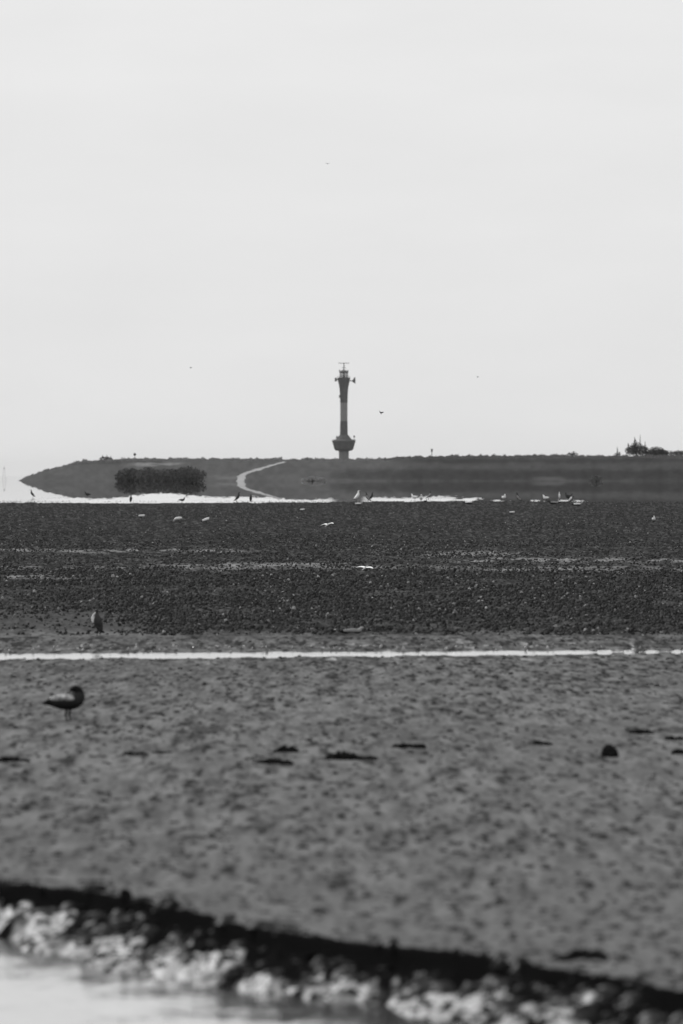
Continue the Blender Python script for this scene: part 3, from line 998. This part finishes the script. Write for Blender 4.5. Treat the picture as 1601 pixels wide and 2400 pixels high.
def bird(px, foot, hpx, pose, yaw, label, body=None, wing=None, rwing=None, legk=1.0, group=None, name='gull', cat='gull', D=None, tilt=0, eyes=False, z=None, wide=1.0):
    P = POSE[pose]
    zz = 0.0 if foot > 1174 else ZW_SEA
    if pose == 'tall': wide = wide * 1.6
    if D is None: D = gd(foot, zz)
    x = (px - 800.5) / F * D
    Hm = max(q[1] + q[3] for q in P['body'])
    sc = hpx * D / F / Hm
    z0 = (gz(x, D) if foot > 1174 else ZW_SEA - .02 * sc) if z is None else z
    if pose != 'rest' and foot > 1174: z0 = CAMZ - (foot - HOR) / F * D if z is None else z
    root = empty(name, (x, D, z0), math.radians(yaw))
    root.scale = (sc * wide, sc * wide, sc)
    root.rotation_euler = (0, math.radians(tilt), math.radians(yaw))
    tag(root, label, cat, group)
    body = body or white; wing = wing or wing_p
    MB().loft([(a, 0, b, c, d) for a, b, c, d in P['body']], 14).build('body', body, root, subdiv=1)
    MB().loft([(a, 0, b, c, d) for a, b, c, d in P['bill']], 8).build('bill', bill_m, root)
    B = P['body']
    # folded wings: along the flanks from the shoulder to past the tail root, crossing slightly
    for s in (-1, 1):
        i0 = 5
        st = []
        for k, (u, rr, th) in enumerate(((0, .25, .4), (.12, .72, .8), (.35, .80, 1), (.6, .62, .9), (.8, .34, .7), (.93, .16, .4), (1.06, .03, .2))):
            q = u * i0
            j = i0 - min(int(q), i0 - 1) if q < i0 else 0
            a = B[max(i0 - int(q), 0)]; b = B[max(i0 - int(q) - 1, 0)]
            fr = q - int(q)
            xx = a[0] + (b[0] - a[0]) * fr; zz_ = a[1] + (b[1] - a[1]) * fr; ry = a[2] + (b[2] - a[2]) * fr; rz = a[3] + (b[3] - a[3]) * fr
            if u > 1: xx = B[0][0] - .02; ry = .01
            st.append((xx, s * (ry * .80 + .004), zz_ + rz * .30 + .006, .016 * th, .062 * rr))
        MB().loft(st[:5], 10).build('wing', (rwing or wing) if s < 0 else wing, root, subdiv=1)
        ob = MB().loft(st[3:], 8).build('primaries', tip_m if wing is not wing_d else wing_d, root, subdiv=1)
    if P['leg']:
        for s in (-1, 1):
            lx_ = P['legx'] + s * .014
            mb = MB()
            mb.tube((lx_ - .004, s * .028, P['leg'] + .02), (lx_ - .016, s * .028, P['leg'] * .48), .0085 * legk, .0055 * legk, 7)
            mb.tube((lx_ - .016, s * .028, P['leg'] * .48), (lx_, s * .028, .004), .0055 * legk, .005 * legk, 7)
            for ang in (-.5, 0, .5):
                mb.tube((lx_, s * .028, .006), (lx_ + .045 * math.cos(ang), s * .028 + .045 * math.sin(ang), .002), .005, .002, 5)
            c = [(lx_, s * .028, .005)] + [(lx_ + .042 * math.cos(a), s * .028 + .042 * math.sin(a), .003) for a in (-.5, -.25, 0, .25, .5)]
            mb.add(c, [(0, 1, 2), (0, 2, 3), (0, 3, 4), (0, 4, 5)])
            mb.build('leg', leg_m, root)
    if eyes:
        for s in (-1, 1):
            e = P['eye']
            MB().lathe([(.0005, -.004), (.004, -.003), (.005, 0), (.004, .003), (.0005, .004)], 8).build('eye', eye_m, root).location = (e[0], s * e[1], e[2])
    return root


GF = 'birds standing along the far edge of the mud flat'
GN = 'gulls scattered over the weed-covered flat'
# --- near ones
bird(162, 1690, 86, 'preen', -6, 'dark gull preening with its head turned back on the smooth grey mud, nearest bird', nearm, wing_n, eyes=True, legk=1.6)
b2 = bird(229, 1491, 64, 'tall', -104, 'gull facing the camera with a bright left edge, beyond the bright channel at left', grey_f, wing_d, rwing=rim_m, eyes=True, wide=1.05, legk=1.5)
MB().loft([(.035, -.030, .66, .010, .010), (.02, -.062, .60, .014, .018), (.0, -.088, .52, .016, .020), (-.01, -.096, .44, .014, .018), (-.02, -.090, .37, .006, .006)], 8, up=Vector((1, 0, 0))).build('sun_rim', rim_m, b2)  # added white strip standing in for sunlight along the left edge
bird(826, 1484, 20, 'rest', 4, 'dark gull lying low on the weed just beyond the channel', dark_r, dark_r, z=gz((826 - 800.5) / F * gd(1484), gd(1484)) - .01)
bird(332, 1218, 17, 'stand', 8, 'hooded gull with white back left of the preening white gull', hooded, wing_p, group=GN)
bird(418, 1226, 15, 'feed', 178, 'white gull with arched back bending its head down', white, wing_p, group=GN)
bird(486, 1228, 20, 'stand', 10, 'white gull with its tail low and head raised, right of the arched one', hooded, wing_p, group=GN, tilt=-18)
bird(708, 1203, 11, 'feed', 170, 'small gull seen as a pale arch left of and above the low gliding gull', grey_b, wing_p, group=GN)
bird(1200, 1208, 14, 'stand', 12, 'white-backed gull with dark head on the right part of the dark flat', hooded, wing_p, group=GN)
bird(1532, 1226, 18, 'stand', -80, 'single bright white gull near the right edge of the dark flat', white, wing_p, group=GN)
# --- far edge
bird(75, 1167, 20, 'tall', 200, 'dark upright bird farthest left on the bright water', darkb, wing_d, group=GF, name='cormorant', cat='cormorant')
bird(205, 1166, 16, 'stand', 200, 'squat dark bird second from the left on the bright water', darkb, wing_d, group=GF, wide=.8)
bird(307, 1179, 20, 'tall', -80, 'thin dark bird with a pale head below the left end of the thicket', grey_b, wing_d, group=GF, name='cormorant', cat='cormorant')
bird(427, 1179, 14, 'stand', 20, 'small dark bird low on the mud edge under the thicket', darkb, wing_d, group=GF)
bird(441, 1166, 16, 'tall', 15, 'slim bird in the water behind the small dark one under the thicket', grey_b, wing_g, group=GF, name='cormorant', cat='cormorant')
bird(558, 1178, 25, 'tall', 12, 'tall dark bird with raised head below the sandy path', darkb, wing_d, group=GF, name='cormorant', cat='cormorant')
bird(588, 1178, 21, 'tall', -85, 'straight dark bird just right of the tall one below the sandy path', darkb, wing_d, group=GF, name='cormorant', cat='cormorant')
bird(838, 1176, 27, 'tall', 15, 'slender pale long-necked bird at the mud edge below the lighthouse', white, wing_p, group=GF, name='wading_bird', cat='wading bird')
bird(840, 1184, 8, 'rest', 10, 'low gull lying on the mud edge at the feet of the pale long-necked bird', dark_r, wing_r, group=GF)
bird(861, 1178, 24, 'tall', 170, 'left bird of the dark pair right of the pale long-necked bird', darkb, wing_g, group=GF, name='cormorant', cat='cormorant')
bird(871, 1176, 23, 'tall', 20, 'right bird of the dark pair right of the pale long-necked bird', grey_b, wing_d, group=GF, name='cormorant', cat='cormorant')
bird(972, 1173, 17, 'stand', 160, 'white gull, left one of two white gulls at the mud edge right of centre', white, wing_p, group=GF)
bird(987, 1178, 20, 'stand', -85, 'white gull, right one of two white gulls at the mud edge right of centre', white, wing_p, group=GF)
bird(1007, 1171, 22, 'tall', 10, 'dark upright bird right behind the two white gulls', darkb, wing_g, group=GF, name='cormorant', cat='cormorant')
bird(997, 1179, 9, 'stand', 40, 'very small dark bird between the white gull and the dark upright one', darkb, wing_d, group=GF, name='wading_bird', cat='wading bird')
bird(1099, 1182, 9, 'rest', 12, 'low humped gull alone on the mud edge right of the white pair', dark_r, wing_r, group=GF)
bird(1181, 1174, 18, 'stand', -70, 'small white gull alone at the mud edge, left of the grey bent bird', white, wing_p, group=GF)
bird(1214, 1178, 24, 'tall', 165, 'grey bird with bent head at the mud edge on the right', grey_b, wing_g, group=GF, name='wading_bird', cat='wading bird')
bird(1280, 1176, 17, 'stand', 150, 'bright white gull at the mud edge behind the dark crouching one', white, wing_p, group=GF)
bird(1298, 1182, 10, 'rest', 175, 'dark crouching gull at the mud edge right of the bright white one', darkb, wing_g, group=GF)
bird(1311, 1171, 19, 'tall', -95, 'very slim pale bird between the white gull and the dark round one', white, wing_p, group=GF, name='wading_bird', cat='wading bird', wide=.7)
bird(1333, 1174, 22, 'stand', 190, 'dark round-bodied bird behind the one with the pale diagonal wing', darkb, wing_d, group=GF, wide=.8)
bird(1338, 1182, 26, 'tall', 8, 'bird with a pale diagonal wing in front of the dark round one', darkb, wing_p, group=GF, name='cormorant', cat='cormorant')
bird(1354, 1186, 9, 'rest', 6, 'flat gull lying at the right end of the row on the mud edge', dark_r, wing_r, group=GF)


# --- flying
def flyer(px, py, D, span_px, roll, label, mat=darkb, wm=wing_d, yaw=60, flap=.25, pitch=0):
    p = at(px, py, D)
    sp_ = span_px * D / F
    root = empty('flying_gull', p)
    root.rotation_euler = (math.radians(pitch), math.radians(roll), math.radians(yaw))
    root.scale = (sp_,) * 3
    tag(root, label, 'gull', 'birds in the air')
    MB().loft([(-.24, 0, 0, .02, .005), (-.16, 0, 0, .022, .014), (-.05, 0, 0, .045, .04), (.06, 0, .005, .048, .045), (.13, 0, .012, .03, .03), (.17, 0, .016, .026, .027), (.20, 0, .014, .012, .012)],
              10).build('body', mat, root, subdiv=1)
    MB().loft([(.195, 0, .014, .008, .008), (.235, 0, .008, .002, .002)], 6).build('bill', bill_m, root)
    for s in (-1, 1):
        st = [(.02, s * .03, .01, .075, .012), (.05, s * .14, .01 + .11 * flap * 2, .068, .010), (.06, s * .24, .01 + .16 * flap * 2, .058, .008),
              (.02, s * .37, .01 + .14 * flap * 2, .040, .006), (-.05, s * .50, .01 + .06 * flap * 2, .006, .003)]
        MB().loft(st, 8, up=Vector((1, 0, 0))).build('wing', wm, root, subdiv=1)


flyer(856, 1331, gd(1345), 54, -24, 'white gull with spread wings skimming low over the middle of the dark flat', mat=white, wm=wing_p, yaw=50, flap=.06, pitch=3)
flyer(768, 1230, gd(1243), 46, -24, 'white-winged gull gliding low over the far weed near picture centre', mat=white, wm=wing_p, yaw=48, flap=.14, pitch=-7)
flyer(892, 967, 700, 24, 62, 'dark gull banking with long wings right of the lighthouse', yaw=25, flap=.5)
flyer(768, 384, 700, 12, -30, 'small dark bird highest in the sky above the lighthouse', yaw=80, flap=.4)
flyer(448, 862, 700, 12, 40, 'small dark bird in the sky above the thicket', yaw=150, flap=.5)
flyer(1120, 884, 700, 12, -35, 'small dark bird in the sky right of the lighthouse top', yaw=30, flap=.4)
far_w = grey('pale_far_wing', .45, .8, .1, .1, 5)
flyer(591, 896, 2200, 5, -20, 'tiny pale speck of a bird in the sky between the thicket bird and the lighthouse', far_w, far_w, yaw=40)
flyer(762, 961, 2200, 4.5, 10, 'tiny pale bird in the sky just left of the lighthouse shaft', far_w, far_w, yaw=90)
flyer(620, 806, 2400, 4.5, 10, 'tiny pale bird in the sky up left of the lighthouse top', far_w, far_w, yaw=60)
flyer(72, 618, 2400, 4, 10, 'tiny pale bird in the upper sky at the far left', far_w, far_w, yaw=60)

# ------------------------------------------------------------------ thin summer haze over the flats
m = bpy.data.materials.new('haze_air'); m.use_nodes = True
t = m.node_tree; t.nodes.clear()
o = t.nodes.new('ShaderNodeOutputMaterial'); v = t.nodes.new('ShaderNodeVolumePrincipled')
v.inputs['Density'].default_value = 4.5e-6; v.inputs['Color'].default_value = (.95, .95, .95, 1)
t.links.new(v.outputs[0], o.inputs['Volume'])
hz = MB().box((0, 60000, 44), (130000, 125000, 92)).build('haze', m, smooth=False)
tag(hz, kind='stuff')
